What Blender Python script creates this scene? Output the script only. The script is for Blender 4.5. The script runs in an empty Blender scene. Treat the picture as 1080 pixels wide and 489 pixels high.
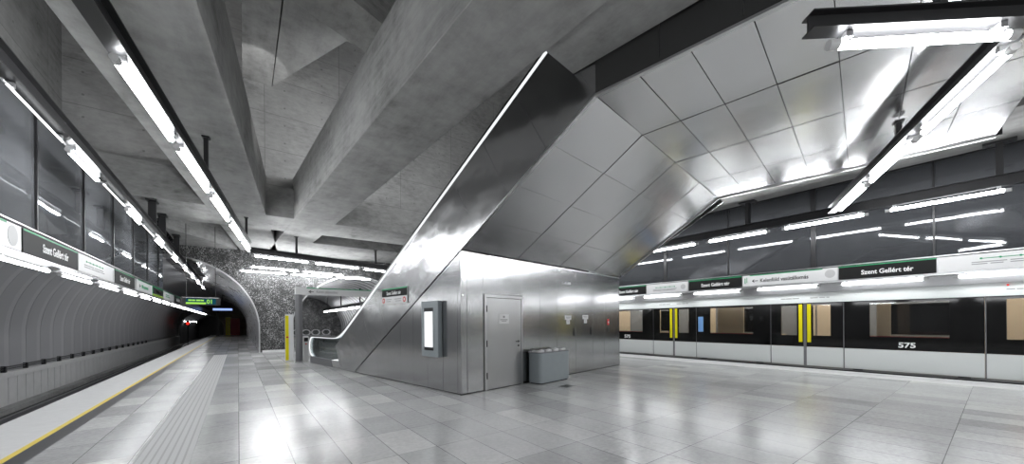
import bpy, math, random
from mathutils import Vector, Matrix
random.seed(4)
S = bpy.context.scene
C = S.collection
PI = math.pi
R = math.radians

# ------------------------------------------------------------------ render look
S.view_settings.view_transform = 'Standard'
S.view_settings.look = 'None'
S.view_settings.gamma = 1
S.view_settings.use_curve_mapping = False
S.view_settings.exposure = 1.25
try:
    S.cycles.use_denoising = True
    S.cycles.max_bounces = 10
    S.cycles.diffuse_bounces = 5
    S.cycles.glossy_bounces = 5
    S.cycles.transparent_max_bounces = 12
    S.cycles.caustics_reflective = False
    S.cycles.caustics_refractive = False
    S.cycles.sample_clamp_indirect = 4
    S.cycles.denoising_prefilter = 'ACCURATE'
except Exception:
    pass

# ------------------------------------------------------------------ camera
cam = bpy.data.objects.new('camera', bpy.data.cameras.new('camera'))
C.objects.link(cam)
cam.data.sensor_width = 36
cam.data.lens = 386 / 1080 * 36
cam.data.shift_y = (338.7 - 244.5) / 1080
cam.data.clip_start = 0.05
cam.data.clip_end = 300
cam.matrix_world = (Matrix.Translation((0, 0, 1.5)) @ Matrix.Rotation(R(-36.82), 4, 'Z')
                    @ Matrix.Rotation(R(90), 4, 'X') @ Matrix.Rotation(R(-.45), 4, 'Z'))
S.camera = cam

# ------------------------------------------------------------------ materials
class NT:
    def __init__(s, name):
        s.m = bpy.data.materials.new(name); s.m.use_nodes = True
        s.t = s.m.node_tree; s.t.nodes.clear()
        s.out = s.n('ShaderNodeOutputMaterial')
    def n(s, kind, **kw):
        nd = s.t.nodes.new(kind)
        for k, v in kw.items():
            if k[0] == 'i' and k[1:].isdigit(): s.put(nd, int(k[1:]), v)
            elif k.startswith('in_'): s.put(nd, k[3:].replace('_', ' '), v)
            else: setattr(nd, k, v)
        return nd
    def put(s, nd, key, v):
        sock = nd.inputs[key]
        if isinstance(v, bpy.types.NodeSocket): s.t.links.new(v, sock)
        else: sock.default_value = v
    def math(s, op, a, b=0.0, c=0.0, clamp=False):
        nd = s.n('ShaderNodeMath', operation=op, use_clamp=clamp)
        s.put(nd, 0, a); s.put(nd, 1, b); s.put(nd, 2, c)
        return nd.outputs[0]
    def mix(s, f, a, b, blend='MIX'):
        nd = s.n('ShaderNodeMix', data_type='RGBA', blend_type=blend)
        s.put(nd, 0, f); s.put(nd, 6, a); s.put(nd, 7, b)
        return nd.outputs[2]
    def noise(s, vec, scale, detail=3, rough=.55):
        nd = s.n('ShaderNodeTexNoise'); s.put(nd, 'Vector', vec)
        nd.inputs['Scale'].default_value = scale; nd.inputs['Detail'].default_value = detail
        nd.inputs['Roughness'].default_value = rough
        return nd.outputs[0]
    def ramp(s, f, stops):
        nd = s.n('ShaderNodeValToRGB'); s.put(nd, 0, f)
        el = nd.color_ramp.elements
        while len(el) < len(stops): el.new(.5)
        for e, (p, c) in zip(el, stops):
            e.position = p; e.color = c if isinstance(c, tuple) else (c, c, c, 1)
        return nd.outputs[0]
    def maprange(s, v, a, b, c, d):
        nd = s.n('ShaderNodeMapRange'); s.put(nd, 0, v)
        for i, q in enumerate((a, b, c, d)): nd.inputs[i + 1].default_value = q
        return nd.outputs[0]
    def pos(s): return s.n('ShaderNodeNewGeometry').outputs['Position']
    def obj(s): return s.n('ShaderNodeTexCoord').outputs['Object']
    def scale(s, vec, sx, sy, sz):
        nd = s.n('ShaderNodeVectorMath', operation='MULTIPLY'); s.put(nd, 0, vec); nd.inputs[1].default_value = (sx, sy, sz)
        return nd.outputs[0]
    def xyz(s, vec):
        nd = s.n('ShaderNodeSeparateXYZ'); s.put(nd, 0, vec); return nd.outputs
    def bump(s, h, strength=.2, dist=.02, normal=None):
        nd = s.n('ShaderNodeBump'); s.put(nd, 'Height', h)
        nd.inputs['Strength'].default_value = strength; nd.inputs['Distance'].default_value = dist
        if normal is not None: s.put(nd, 'Normal', normal)
        return nd.outputs[0]
    def line(s, coord, pitch, width, off=0.0):
        """1 on a joint line of the given width every pitch metres"""
        t = s.math('ADD', coord, 1000 * pitch + pitch / 2 - off)
        t = s.math('MODULO', t, pitch)
        t = s.math('ABSOLUTE', s.math('SUBTRACT', t, pitch / 2))
        return s.math('LESS_THAN', t, width / 2)
    def pbsdf(s, col, rough=.5, metal=0.0, normal=None, spec=.5, **kw):
        b = s.n('ShaderNodeBsdfPrincipled')
        s.put(b, 'Base Color', col if not isinstance(col, (int, float)) else (col, col, col, 1))
        s.put(b, 'Roughness', rough); s.put(b, 'Metallic', metal)
        b.inputs['Specular IOR Level'].default_value = spec
        if normal is not None: s.put(b, 'Normal', normal)
        for k, v in kw.items(): s.put(b, k.replace('_', ' '), v)
        s.t.links.new(b.outputs[0], s.out.inputs[0]); return s.m

def g(v, b=1.0): return (v, v, v * b, 1)

def m_simple(name, col, rough=.5, metal=0.0, var=.06, scale=6, spec=.5):
    """plain paint, plastic or metal with a little wear"""
    t = NT(name)
    n = t.noise(t.obj(), scale, 3)
    c = t.mix(n, tuple(x * (1 - var) for x in col[:3]) + (1,), tuple(min(1, x * (1 + var)) for x in col[:3]) + (1,))
    return t.pbsdf(c, rough, metal, None, spec)

def m_emit(name, col, strength, sampling='FRONT'):
    t = NT(name); e = t.n('ShaderNodeEmission'); e.inputs[0].default_value = col; e.inputs[1].default_value = strength
    t.t.links.new(e.outputs[0], t.out.inputs[0])
    try: t.m.cycles.emission_sampling = sampling
    except Exception: pass
    return t.m

def m_concrete(name, lo, hi, joints=None):
    t = NT(name); p = t.pos()
    big = t.noise(p, .55, 5, .6); mid = t.noise(t.scale(p, 1, 1, 1.6), 3.2, 6, .65); fine = t.noise(p, 22, 3)
    streak = t.noise(t.scale(p, 1.2, .25, 5), 2.6, 5, .7)
    f = t.math('ADD', t.math('MULTIPLY', big, .45), t.math('MULTIPLY', mid, .35))
    f = t.math('ADD', f, t.math('MULTIPLY', streak, .3))
    c = t.ramp(f, [(.40, g(lo * .85, .98)), (.52, g((lo + hi) / 2, .98)), (.66, g(hi, .98))])
    c = t.mix(t.math('MULTIPLY', fine, .15), c, g(lo * .8))
    h = t.math('ADD', t.math('MULTIPLY', mid, .6), t.math('MULTIPLY', fine, .3))
    if joints:
        x = t.xyz(p)
        a = t.line(x[joints[0]], joints[1], .018, joints[2]); b = t.line(x[2], joints[3], .016, joints[4])
        j = t.math('MAXIMUM', a, b)
        # tie holes of the formwork
        ha = t.line(x[joints[0]], joints[1] / 2, .05, joints[2] + joints[1] / 4); hb = t.line(x[2], joints[3] / 2, .05, joints[4] + joints[3] / 4)
        j = t.math('MAXIMUM', j, t.math('MULTIPLY', ha, hb))
        # each cast lift has its own tone
        cell = t.n('ShaderNodeCombineXYZ')
        t.put(cell, 0, t.math('FLOOR', t.math('DIVIDE', t.math('SUBTRACT', x[joints[0]], joints[2]), joints[1])))
        t.put(cell, 1, t.math('FLOOR', t.math('DIVIDE', t.math('SUBTRACT', x[2], joints[4]), joints[3])))
        w = t.n('ShaderNodeTexWhiteNoise'); t.put(w, 0, cell.outputs[0])
        c = t.mix(t.math('MULTIPLY', w.outputs[0], .3), c, g(lo * .8))
        c = t.mix(t.math('MULTIPLY', j, .55), c, g(lo * .4))
        h = t.math('SUBTRACT', h, j)
    return t.pbsdf(c, .75, 0, t.bump(h, .35, .012), .3)

def m_floor():
    t = NT('granite_tiles'); p = t.pos(); x = t.xyz(p)
    lx = t.line(x[0], .48, .010, 0.0); ly = t.line(x[1], .93, .008, .37)
    j = t.math('MAXIMUM', lx, ly)
    cell = t.n('ShaderNodeCombineXYZ')
    t.put(cell, 0, t.math('FLOOR', t.math('DIVIDE', x[0], .48)))
    t.put(cell, 1, t.math('FLOOR', t.math('DIVIDE', t.math('SUBTRACT', x[1], .37), .93)))
    w = t.n('ShaderNodeTexWhiteNoise'); t.put(w, 0, cell.outputs[0])
    base = t.ramp(w.outputs[0], [(0, g(.54)), (.25, g(.65)), (.7, g(.70)), (1, g(.88, .98))])
    cloud = t.ramp(t.noise(p, 1.7, 3, .55), [(.3, g(.80)), (.68, g(1.0))])
    grit = t.ramp(t.noise(p, 18, 3, .6), [(.3, g(.72)), (.7, g(1.0))])
    base = t.mix(.8, base, grit, 'MULTIPLY')
    base = t.mix(.8, base, cloud, 'MULTIPLY')
    c = base
    c = t.mix(t.math('MULTIPLY', t.noise(p, .7, 4), .25), c, g(.27))
    c = t.mix(t.math('MULTIPLY', j, .75), c, g(.07))
    r = t.math('ADD', t.math('MULTIPLY', w.outputs[0], .05), .19)
    return t.pbsdf(c, r, 0, t.bump(t.math('MULTIPLY', j, -1.0), .15, .003), .65)

def m_steel(name, col, rough, wave=.02, wscale=1.2, brush=(1, 1, 40), seams=None, smudge=.12):
    """brushed stainless sheet: waves of the thin sheet, brushing, finger marks; seams = (pitch u, pitch v, width u, width v) in UV metres"""
    t = NT(name); o = t.obj()
    n1 = t.noise(o, wscale, 2, .4)
    sm = t.noise(o, 1.8, 3, .5)
    c = t.mix(t.math('MULTIPLY', sm, smudge * 2), g(col, 1.01), g(col * .7))
    nrm = None
    if seams:
        uv = t.n('ShaderNodeUVMap').outputs[0]; x = t.xyz(uv)
        cell = t.n('ShaderNodeCombineXYZ')
        t.put(cell, 0, t.math('FLOOR', t.math('DIVIDE', x[0], seams[0]))); t.put(cell, 1, t.math('FLOOR', t.math('DIVIDE', x[1], seams[1])))
        w = t.n('ShaderNodeTexWhiteNoise'); t.put(w, 0, cell.outputs[0])
        off = t.n('ShaderNodeVectorMath', operation='SUBTRACT'); t.put(off, 0, w.outputs[1]); off.inputs[1].default_value = (.5, .5, .5)
        sc = t.n('ShaderNodeVectorMath', operation='SCALE'); t.put(sc, 0, off.outputs[0]); sc.inputs['Scale'].default_value = .05
        ad = t.n('ShaderNodeVectorMath', operation='ADD'); t.put(ad, 0, sc.outputs[0]); t.put(ad, 1, t.n('ShaderNodeNewGeometry').outputs['Normal'])
        no = t.n('ShaderNodeVectorMath', operation='NORMALIZE'); t.put(no, 0, ad.outputs[0]); nrm = no.outputs[0]
        c = t.mix(t.math('MULTIPLY', w.outputs[0], .2), c, g(col * .75))
        a = t.line(x[0], seams[0], seams[2]); b = t.line(x[1], seams[1], seams[3])
        c = t.mix(a, c, g(.02)); c = t.mix(t.math('MULTIPLY', b, .5), c, g(.1))
    nb = t.bump(n1, 1.0, wave, nrm)
    return t.pbsdf(c, rough, 1.0, nb)

def m_mosaic():
    t = NT('pixel_mosaic'); p = t.pos()
    sn = t.n('ShaderNodeVectorMath', operation='FLOOR'); t.put(sn, 0, t.scale(p, 38, 38, 38))
    w = t.n('ShaderNodeTexWhiteNoise'); t.put(w, 0, sn.outputs[0])
    cl = t.noise(p, 2.4, 3)
    v = t.math('ADD', w.outputs[0], t.math('MULTIPLY', t.math('SUBTRACT', cl, .5), .9))
    c = t.ramp(v, [(.0, g(.012)), (.5, g(.03)), (.68, g(.06)), (.85, g(.15)), (1.0, g(.38))])
    return t.pbsdf(c, .35, 0, None, .5)

def m_glass(name, tint, ior_mix=.12, rough=.02, haze=0.0):
    t = NT(name)
    tr = t.n('ShaderNodeBsdfTransparent'); tr.inputs[0].default_value = tint
    gl = t.n('ShaderNodeBsdfGlossy'); gl.inputs['Roughness'].default_value = rough; gl.inputs[0].default_value = (.9, .92, .93, 1)
    lw = t.n('ShaderNodeLayerWeight'); lw.inputs[0].default_value = ior_mix
    wob = t.bump(t.noise(t.obj(), .8, 1), 1.0, .006)
    t.put(gl, 'Normal', wob)
    f = t.maprange(lw.outputs['Fresnel'], 0, 1, .04, .95)
    df = t.n('ShaderNodeBsdfDiffuse'); df.inputs[0].default_value = (.30, .31, .33, 1)
    hz = t.n('ShaderNodeMixShader'); t.put(hz, 0, haze); t.put(hz, 1, tr.outputs[0]); t.put(hz, 2, df.outputs[0])
    mx = t.n('ShaderNodeMixShader'); t.put(mx, 0, f); t.put(mx, 1, hz.outputs[0]); t.put(mx, 2, gl.outputs[0])
    t.t.links.new(mx.outputs[0], t.out.inputs[0]); return t.m

def m_lining(name='vault_sheet', metal=.25, rough=.42):
    t = NT(name); p = t.pos(); x = t.xyz(p)
    n = t.noise(t.scale(p, 1, .4, 1), 1.5, 3)
    dots = t.n('ShaderNodeTexVoronoi'); t.put(dots, 'Vector', t.scale(p, 16, 16, 16)); dots.inputs['Scale'].default_value = 1
    c = t.mix(n, g(.36, 1.04), g(.44, 1.04))
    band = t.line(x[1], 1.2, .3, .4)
    c = t.mix(t.math('MULTIPLY', band, .3), c, g(.62))  # pale reflection bands put into the sheet colour
    return t.pbsdf(c, t.maprange(n, .3, .7, rough, rough + .12), metal, t.bump(t.noise(p, .8, 1), .3, .01))

def m_grooved():
    t = NT('tactile_grooves'); p = t.pos(); x = t.xyz(p)
    l = t.line(x[0], .07, .02, 0)
    c = t.mix(t.math('MULTIPLY', t.noise(p, 60, 2), .4), g(.56), g(.36))
    c = t.mix(t.math('MULTIPLY', l, .5), c, g(.2))
    return t.pbsdf(c, .45, 0, t.bump(l, .5, .004))

def m_perf_wall():
    t = NT('service_wall_paint'); p = t.pos(); x = t.xyz(p)
    c = t.mix(t.noise(p, 3, 4), g(.72), g(.55))
    return t.pbsdf(c, .55)

M = dict(
    concrete=m_concrete('board_concrete', .19, .39),
    concrete_wall=m_concrete('formwork_concrete', .24, .44, (0, 2.4, .78, 1.25, .1)),
    concrete_side=m_concrete('side_concrete', .18, .34, (1, 2.4, 0, 1.5, .1)),
    floor=m_floor(),
    box_steel=m_steel('brushed_steel', .51, .19, .008, 1.0, (1, 1, 40)),
    flank=m_steel('flank_steel', .49, .24, .04, 1.4, (30, 30, 1)),
    soffit=m_steel('satin_soffit', .66, .24, .02, .8, (1, 30, 30), None),
    soffit_in=m_steel('satin_soffit_incline', .66, .30, .014, .7, (1, 30, 30), (1.0, .9, .02, .009)),
    door_steel=m_steel('door_steel', .52, .3, .004, 1.0, (1, 1, 40), None, .2),
    trim=m_steel('trim_steel', .6, .28, .002, 1.0),
    mosaic=m_mosaic(),
    rib_white=m_simple('rib_sheet', g(.72, 1.02), .4, .1, .04),
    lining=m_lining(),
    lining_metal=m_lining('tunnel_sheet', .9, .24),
    edge=m_simple('pale_granite_edge', g(.68), .5, 0, .1, 8),
    yellow=m_simple('yellow_line_paint', (.82, .62, .10, 1), .5),
    dark_strip=m_simple('dark_granite_band', g(.07, 1.05), .3, 0, .3, 12),
    tactile=m_grooved(),
    ballast=m_simple('dark_trackbed', g(.05), .8, 0, .4, 5),
    service=m_perf_wall(),
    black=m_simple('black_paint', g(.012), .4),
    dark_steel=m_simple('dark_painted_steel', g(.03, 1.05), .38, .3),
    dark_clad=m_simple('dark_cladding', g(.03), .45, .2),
    grey_steel=m_simple('grey_painted_steel', g(.20, 1.05), .4, .4),
    bin_grey=m_simple('bin_grey', (.30, .335, .35, 1), .4, .1),
    silver=m_simple('silver_sheet', g(.55, 1.02), .3, .85),
    white=m_simple('white_lacquer', g(.78), .3, 0, .03),
    train_white=m_simple('train_white', (.74, .77, .76, 1), .28, 0, .01, 1),
    train_black=m_simple('train_gloss_black', g(.006), .06, 0, .2),
    sign_white=m_simple('sign_white_face', g(.72), .4, 0, .03),
    sign_dark=m_simple('sign_dark_face', g(.018), .55, 0, .1, 6, .12),
    green=m_simple('green_stripe', (.02, .30, .12, 1), .45),
    lime=m_simple('lime_stripe', (.35, .55, .05, 1), .45),
    letter_white=m_simple('white_lettering', g(.85), .5, 0, .02),
    letter_dark=m_simple('dark_lettering', g(.02), .5),
    letter_grey=m_simple('grey_lettering', g(.3), .5),
    red=m_simple('red_enamel', (.6, .02, .02, 1), .4),
    handle_yellow=m_simple('yellow_grab_strip', (.85, .75, .0, 1), .4),
    rubber=m_simple('black_rubber', g(.015), .35),
    cream=m_simple('cream_panel', (.66, .52, .36, 1), .5),
    seatred=m_simple('red_trim', (.35, .02, .03, 1), .5),
    interior=m_simple('train_interior_grey', g(.25), .6),
    blue=m_simple('blue_poster', (.2, .4, .75, 1), .5),
    screen_glass=m_glass('screen_glass', (.34, .37, .40, 1), .10, .02, .30),
    screen_glass_dark=m_glass('screen_glass_dark', (.30, .32, .35, 1), .12, .02, .16),
    esc_glass=m_glass('balustrade_glass', (.86, .89, .88, 1), .12),
    train_glass=m_glass('train_glass', (.72, .73, .73, 1), .12),
    tube=m_emit('lamp_tube', (.96, .98, 1, 1), 28),
    tube_slim=m_emit('slim_lamp_tube', (.96, .98, 1, 1), 2.0),
    tube_soft=m_emit('soft_lamp_tube', (.96, .98, 1, 1), 9),
    led=m_emit('handrail_led', (.95, .98, 1, 1), .45, 'NONE'),
    display=m_emit('lit_display', (.93, .97, 1, 1), .5, 'NONE'),
    lcd_blue=m_emit('screen_blue', (.01, .07, .10, 1), .4, 'NONE'),
    lcd_green=m_emit('screen_green', (.45, .9, .12, 1), .4, 'NONE'),
    red_light=m_emit('red_signal', (1, .03, .02, 1), .5, 'NONE'),
    train_light=m_emit('train_ceiling_light', (1, .96, .90, 1), 8.0),
    blue_light=m_emit('blue_sign_light', (.35, .5, 1, 1), .5, 'NONE'),
    clear=m_simple('clear_clip', g(.6), .2),
)

# ------------------------------------------------------------------ mesh helpers
class MB:
    def __init__(s): s.v = []; s.f = []; s.uv = {}
    def quad(s, a, b, c, d, uv=None):
        i = len(s.v); s.v += [a, b, c, d]; s.f.append((i, i + 1, i + 2, i + 3))
        if uv: s.uv[len(s.f) - 1] = uv
        return s
    def poly(s, pts):
        i = len(s.v); s.v += list(pts); s.f.append(tuple(range(i, i + len(pts)))); return s
    def hexa(s, p):
        """p: 4 bottom then 4 top points"""
        i = len(s.v); s.v += list(p)
        s.f += [(i + 3, i + 2, i + 1, i), (i + 4, i + 5, i + 6, i + 7)] + [(i + k, i + (k + 1) % 4, i + 4 + (k + 1) % 4, i + 4 + k) for k in range(4)]
        return s
    def box(s, x0, x1, y0, y1, z0, z1):
        return s.hexa([(x0, y0, z0), (x1, y0, z0), (x1, y1, z0), (x0, y1, z0), (x0, y0, z1), (x1, y0, z1), (x1, y1, z1), (x0, y1, z1)])
    def prism(s, poly, z0, z1):
        """poly counter-clockwise in plan, extruded in z"""
        n = len(poly); i = len(s.v)
        s.v += [(x, y, z0) for x, y in poly] + [(x, y, z1) for x, y in poly]
        s.f.append(tuple(range(i + n - 1, i - 1, -1))); s.f.append(tuple(range(i + n, i + 2 * n)))
        s.f += [(i + k, i + (k + 1) % n, i + n + (k + 1) % n, i + n + k) for k in range(n)]
        return s
    def extr(s, prof, p0, p1, ax):
        """profile [(a,b)] in the plane spanned by ax[0], ax[1], swept from p0 to p1"""
        n = len(prof); i = len(s.v); A, B = Vector(ax[0]), Vector(ax[1])
        for p in (Vector(p0), Vector(p1)): s.v += [tuple(p + A * a + B * b) for a, b in prof]
        s.f.append(tuple(range(i + n - 1, i - 1, -1))); s.f.append(tuple(range(i + n, i + 2 * n)))
        s.f += [(i + k, i + (k + 1) % n, i + n + (k + 1) % n, i + n + k) for k in range(n)]
        return s
    def tube(s, p0, p1, r, n=12, r1=None):
        p0, p1 = Vector(p0), Vector(p1); d = (p1 - p0).normalized()
        a = d.orthogonal().normalized(); b = d.cross(a); i = len(s.v); r1 = r if r1 is None else r1
        for p, q in ((p0, r), (p1, r1)):
            s.v += [tuple(p + (a * math.cos(2 * PI * k / n) + b * math.sin(2 * PI * k / n)) * q) for k in range(n)]
        s.f.append(tuple(range(i + n - 1, i - 1, -1))); s.f.append(tuple(range(i + n, i + 2 * n)))
        s.f += [(i + k, i + (k + 1) % n, i + n + (k + 1) % n, i + n + k) for k in range(n)]
        return s
    def sweep(s, pts, prof, side):
        """sweep profile [(a,b)] along pts; a along side, b along the in-plane normal"""
        side = Vector(side); n = len(prof); base = len(s.v); P = [Vector(p) for p in pts]
        for k, p in enumerate(P):
            d = (P[min(k + 1, len(P) - 1)] - P[max(k - 1, 0)]).normalized(); nn = side.cross(d).normalized()
            s.v += [tuple(p + side * a + nn * b) for a, b in prof]
        for k in range(len(P) - 1):
            o = base + k * n
            s.f += [(o + q, o + (q + 1) % n, o + n + (q + 1) % n, o + n + q) for q in range(n)]
        s.f.append(tuple(range(base + n - 1, base - 1, -1))); e = base + (len(P) - 1) * n; s.f.append(tuple(range(e, e + n)))
        return s
    def build(s, name, mat, parent=None, smooth=False, bevel=0, origin=None):
        me = bpy.data.meshes.new(name)
        o = bpy.data.objects.new(name, me); C.objects.link(o)
        v = s.v
        if parent is None and origin is None and v:
            xs, ys, zs = zip(*v); origin = ((min(xs) + max(xs)) / 2, (min(ys) + max(ys)) / 2, min(zs))
        if parent is None and origin is not None:
            v = [(x - origin[0], y - origin[1], z - origin[2]) for x, y, z in v]; o.location = origin
        me.from_pydata(v, [], s.f)
        if s.uv:
            uvl = me.uv_layers.new(name='UVMap')
            for pi, uv in s.uv.items():
                for k, li in enumerate(me.polygons[pi].loop_indices): uvl.data[li].uv = uv[k]
        me.validate()
        import bmesh
        bm = bmesh.new(); bm.from_mesh(me); bmesh.ops.recalc_face_normals(bm, faces=bm.faces) if not s.uv else None
        bm.to_mesh(me); bm.free()
        me.materials.append(M[mat] if isinstance(mat, str) else mat)
        if smooth:
            for p in me.polygons: p.use_smooth = True
            try: me.set_sharp_from_angle(angle=R(40))
            except Exception: pass
        if bevel:
            b = o.modifiers.new('bevel', 'BEVEL'); b.width = bevel; b.segments = 2; b.limit_method = 'ANGLE'
        if parent is not None: o.parent = parent
        return o

def tag(o, label, cat, group=None, kind=None):
    o['label'] = label; o['category'] = cat
    if group: o['group'] = group
    if kind: o['kind'] = kind
    return o
def struct(name, mb, mat, **kw):
    o = mb.build(name, mat, **kw); o['kind'] = 'structure'; return o
def thing(name, label, cat, loc=(0, 0, 0), rz=0.0, group=None):
    o = bpy.data.objects.new(name, None); C.objects.link(o); o.empty_display_size = .2
    o.location = loc; o.rotation_euler = (0, 0, rz)
    return tag(o, label, cat, group)
def dup(root, loc, rz, label, group=None):
    r = root.copy(); C.objects.link(r); r.location = loc; r.rotation_euler = (0, 0, rz); r['label'] = label
    if group: r['group'] = group
    for ch in list(root.children):
        c = ch.copy(); C.objects.link(c); c.parent = r
        for q in ch.children:
            d = q.copy(); C.objects.link(d); d.parent = c
    return r
def text(body, size, loc, parent, mat, name='lettering', align='LEFT', bold=0.0, sx=.85):
    """lettering standing on the thing's own front (local -y), as a thin mesh"""
    cu = bpy.data.curves.new('lettering_curve', 'FONT'); cu.body = body; cu.size = size; cu.align_x = align
    cu.extrude = .0015; cu.offset = bold; cu.resolution_u = 3
    tmp = bpy.data.objects.new('tmp_lettering', cu); C.objects.link(tmp)
    dg = bpy.context.evaluated_depsgraph_get(); me = bpy.data.meshes.new_from_object(tmp.evaluated_get(dg))
    bpy.data.objects.remove(tmp); bpy.data.curves.remove(cu)
    me.transform(Matrix.Translation(loc) @ Matrix.Rotation(R(90), 4, 'X') @ Matrix.Diagonal((sx, 1, 1, 1)))
    me.materials.clear(); me.materials.append(M[mat]); me.name = name
    o = bpy.data.objects.new(name, me); C.objects.link(o); o.parent = parent
    return o

# ================================================================== THE SHELL
Y0 = -9.0           # behind the viewer
YW = 23.0           # mosaic wall
YC = 15.05          # cross beam
XL, XR = -2.87, 13.9
struct('floor', MB().prism([(-1.87, Y0), (12.9, Y0), (12.9, 44.2), (1.2, 44.2), (1.2, 62), (-1.87, 62)], -.3, 0), 'floor')
struct('trim_1', MB().box(XL, -2.13, Y0, 62, -.3, .0), 'edge')                         # pale edge of the left platform
tag(MB().box(-2.13, -2.06, Y0, 62, -.3, .001).build('safety_line', 'yellow'), 'thin yellow safety line along the left platform edge', 'line')
struct('trim_2', MB().box(-2.06, -1.87, Y0, 62, -.3, .0), 'dark_strip')
tag(MB().box(-.93, -.43, Y0, 22.5, -.05, .003).build('tactile_strip', 'tactile'), 'grooved tactile paving strip running along the left platform', 'paving')
struct('trim_3', MB().box(12.9, 13.55, Y0, YW, -.3, .0), 'edge')
struct('trim_4', MB().box(13.55, 13.6, Y0, YW, -.3, .002), 'trim')
struct('trim_5', MB().box(13.6, XR + .05, Y0, YW, -.3, 0), 'edge')
# platform faces and track beds
struct('trim_6', MB().box(-2.95, XL, Y0, 62, -1.2, -.12), 'concrete')
struct('trim_7', MB().box(XR, XR + .08, Y0, YW, -1.2, -.12), 'concrete')
struct('floor_trackbed_left', MB().box(-6.2, -2.9, Y0, 95, -1.35, -1.2), 'ballast')
struct('floor_trackbed_right', MB().box(13.9, 17.4, Y0, YW, -1.35, -1.2), 'ballast')
for yx, side in ((-5.15, 'left'), (-3.7, 'left')):
    o = MB().box(yx - .035, yx + .035, Y0, 92, -1.2, -1.05).build('running_rail', 'grey_steel')
    tag(o, 'steel running rail of the empty left track, %s' % ('on the wall side' if yx < -5 else 'on the platform side'), 'rail')

def arc(cx, cz, r, a0, a1, n):
    return [(cx + r * math.cos(R(a0 + (a1 - a0) * k / n)), cz + r * math.sin(R(a0 + (a1 - a0) * k / n))) for k in range(n + 1)]
def lining(cx, cz, r, a0, a1, y0, y1, foot0=None, foot1=None, pitch=1.0, gap=.06, depth=.03, n=28):
    """ring after ring of bent sheet with open joints between; stilted feet"""
    mb = MB()
    def prof(rr):
        p = arc(cx, cz, rr, a0, a1, n)
        if foot0 is not None: p = [(p[0][0], foot0)] + p
        if foot1 is not None: p = p + [(p[-1][0], foot1)]
        return p
    A, B = prof(r), prof(r + depth)
    rows = []; y = y0
    while y < y1 - 1e-6:
        e = min(y + pitch, y1)
        rows += [(y, B), (y + .001, A), (e - gap, A), (e - gap + .001, B)]; y = e
    rows.append((y1, B)); m = len(A)
    for yy, P in rows: mb.v += [(x, yy, z) for x, z in P]
    for q in range(len(rows) - 1):
        for k in range(m - 1):
            a = q * m + k; mb.f.append((a, a + 1, a + m + 1, a + m))
    return mb
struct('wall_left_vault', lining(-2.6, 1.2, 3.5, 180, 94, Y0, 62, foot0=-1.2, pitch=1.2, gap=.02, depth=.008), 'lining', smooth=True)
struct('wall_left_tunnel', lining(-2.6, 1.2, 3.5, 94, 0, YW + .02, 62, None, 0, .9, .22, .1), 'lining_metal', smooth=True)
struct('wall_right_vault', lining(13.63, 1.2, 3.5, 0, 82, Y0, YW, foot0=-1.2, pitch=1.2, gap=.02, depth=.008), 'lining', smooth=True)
# service wall beside the left track: ribbed sheet with a ledge and a cable rail
mb = MB(); y = Y0
while y < 62:
    mb.box(-6.05, -5.9, y + .022, y + .588, -1.2, -.17); y += .61
struct('trim_8', mb, 'service')
struct('trim_19', MB().box(-6.06, -5.97, Y0, 62, -1.2, -.17), 'black')
struct('trim_9', MB().box(-6.09, -5.86, Y0, 62, -.165, -.0), 'edge')
struct('trim_10', MB().box(-5.9, -5.6, Y0, 62, -1.2, -1.05), 'concrete')
root = thing('cable_rail', 'dark cable rail on brackets above the low wall of the left track', 'cable rail', (-5.97, 25, 0))
MB().tube((0, -34, .16), (0, 36, .16), .022, 8).build('pipe', 'dark_steel', root)
MB().tube((.0, -34, .09), (.0, 36, .09), .016, 8).build('pipe', 'dark_steel', root)
for k in range(20):
    yy = -12 + k * 1.5
    MB().box(-.05, .05, yy - .05, yy + .05, 0, .2).build('bracket', 'dark_steel', root)

# mosaic end wall with three arches
def arch_wall(name, x0, x1, ztop, y0, y1, holes, mat, zb=0.0):
    xs = set([x0, x1])
    for cx, cz, r in holes:
        for k in range(41):
            q = cx + r * math.cos(PI * k / 40)
            if x0 <= q <= x1: xs.add(round(q, 4))
        for e in (cx - r - 1e-3, cx + r + 1e-3):
            if x0 < e < x1: xs.add(round(e, 4))
    xs = sorted(xs); mb = MB()
    def low(x):
        for cx, cz, r in holes:
            d = r * r - (x - cx) ** 2
            if d >= -1e-4: return cz + math.sqrt(max(0, d))
        return zb
    for a, b in zip(xs, xs[1:]):
        if b - a < 1e-5: continue
        mid = (a + b) / 2; inh = any(abs(mid - cx) < r for cx, cz, r in holes)
        la, lb = (low(a), low(b)) if inh else (zb, zb)
        mb.hexa([(a, y0, la), (b, y0, lb), (b, y1, lb), (a, y1, la), (a, y0, ztop), (b, y0, ztop), (b, y1, ztop), (a, y1, ztop)])
    return struct(name, mb, mat)
HL, HM, HR = (-2.6, 1.2, 3.5), (5.7, .75, 3.5), (13.63, 1.2, 3.5)
arch_wall('wall_far', -3.9, 14.9, 6.4, YW, YW + .35, [HL, HM, HR], 'mosaic')
def rim(name, h, y, foot, label):
    p = arc(h[0], h[1], h[2] - .02, 0, 96 if h is HL else 180, 40); p = [(p[0][0], foot)] + p + ([] if h is HL else [(p[-1][0], foot)])
    o = MB().sweep([(x, y, z) for x, z in p], [(-.09, -.03), (.09, -.03), (.09, .03), (-.09, .03)], (0, 1, 0)).build(name, 'trim', smooth=True)
    o.name = name; o['kind'] = 'structure'; return o
rim('trim_11', HL, YW - .05, 0, 'bright steel rim around the left platform tunnel mouth')
rim('trim_12', HM, YW - .05, 0, 'bright steel rim around the passage arch behind the escalator')
struct('baseboard_far', MB().box(1.0, 2.15, YW - .03, YW, 0, .1), 'edge')
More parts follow.
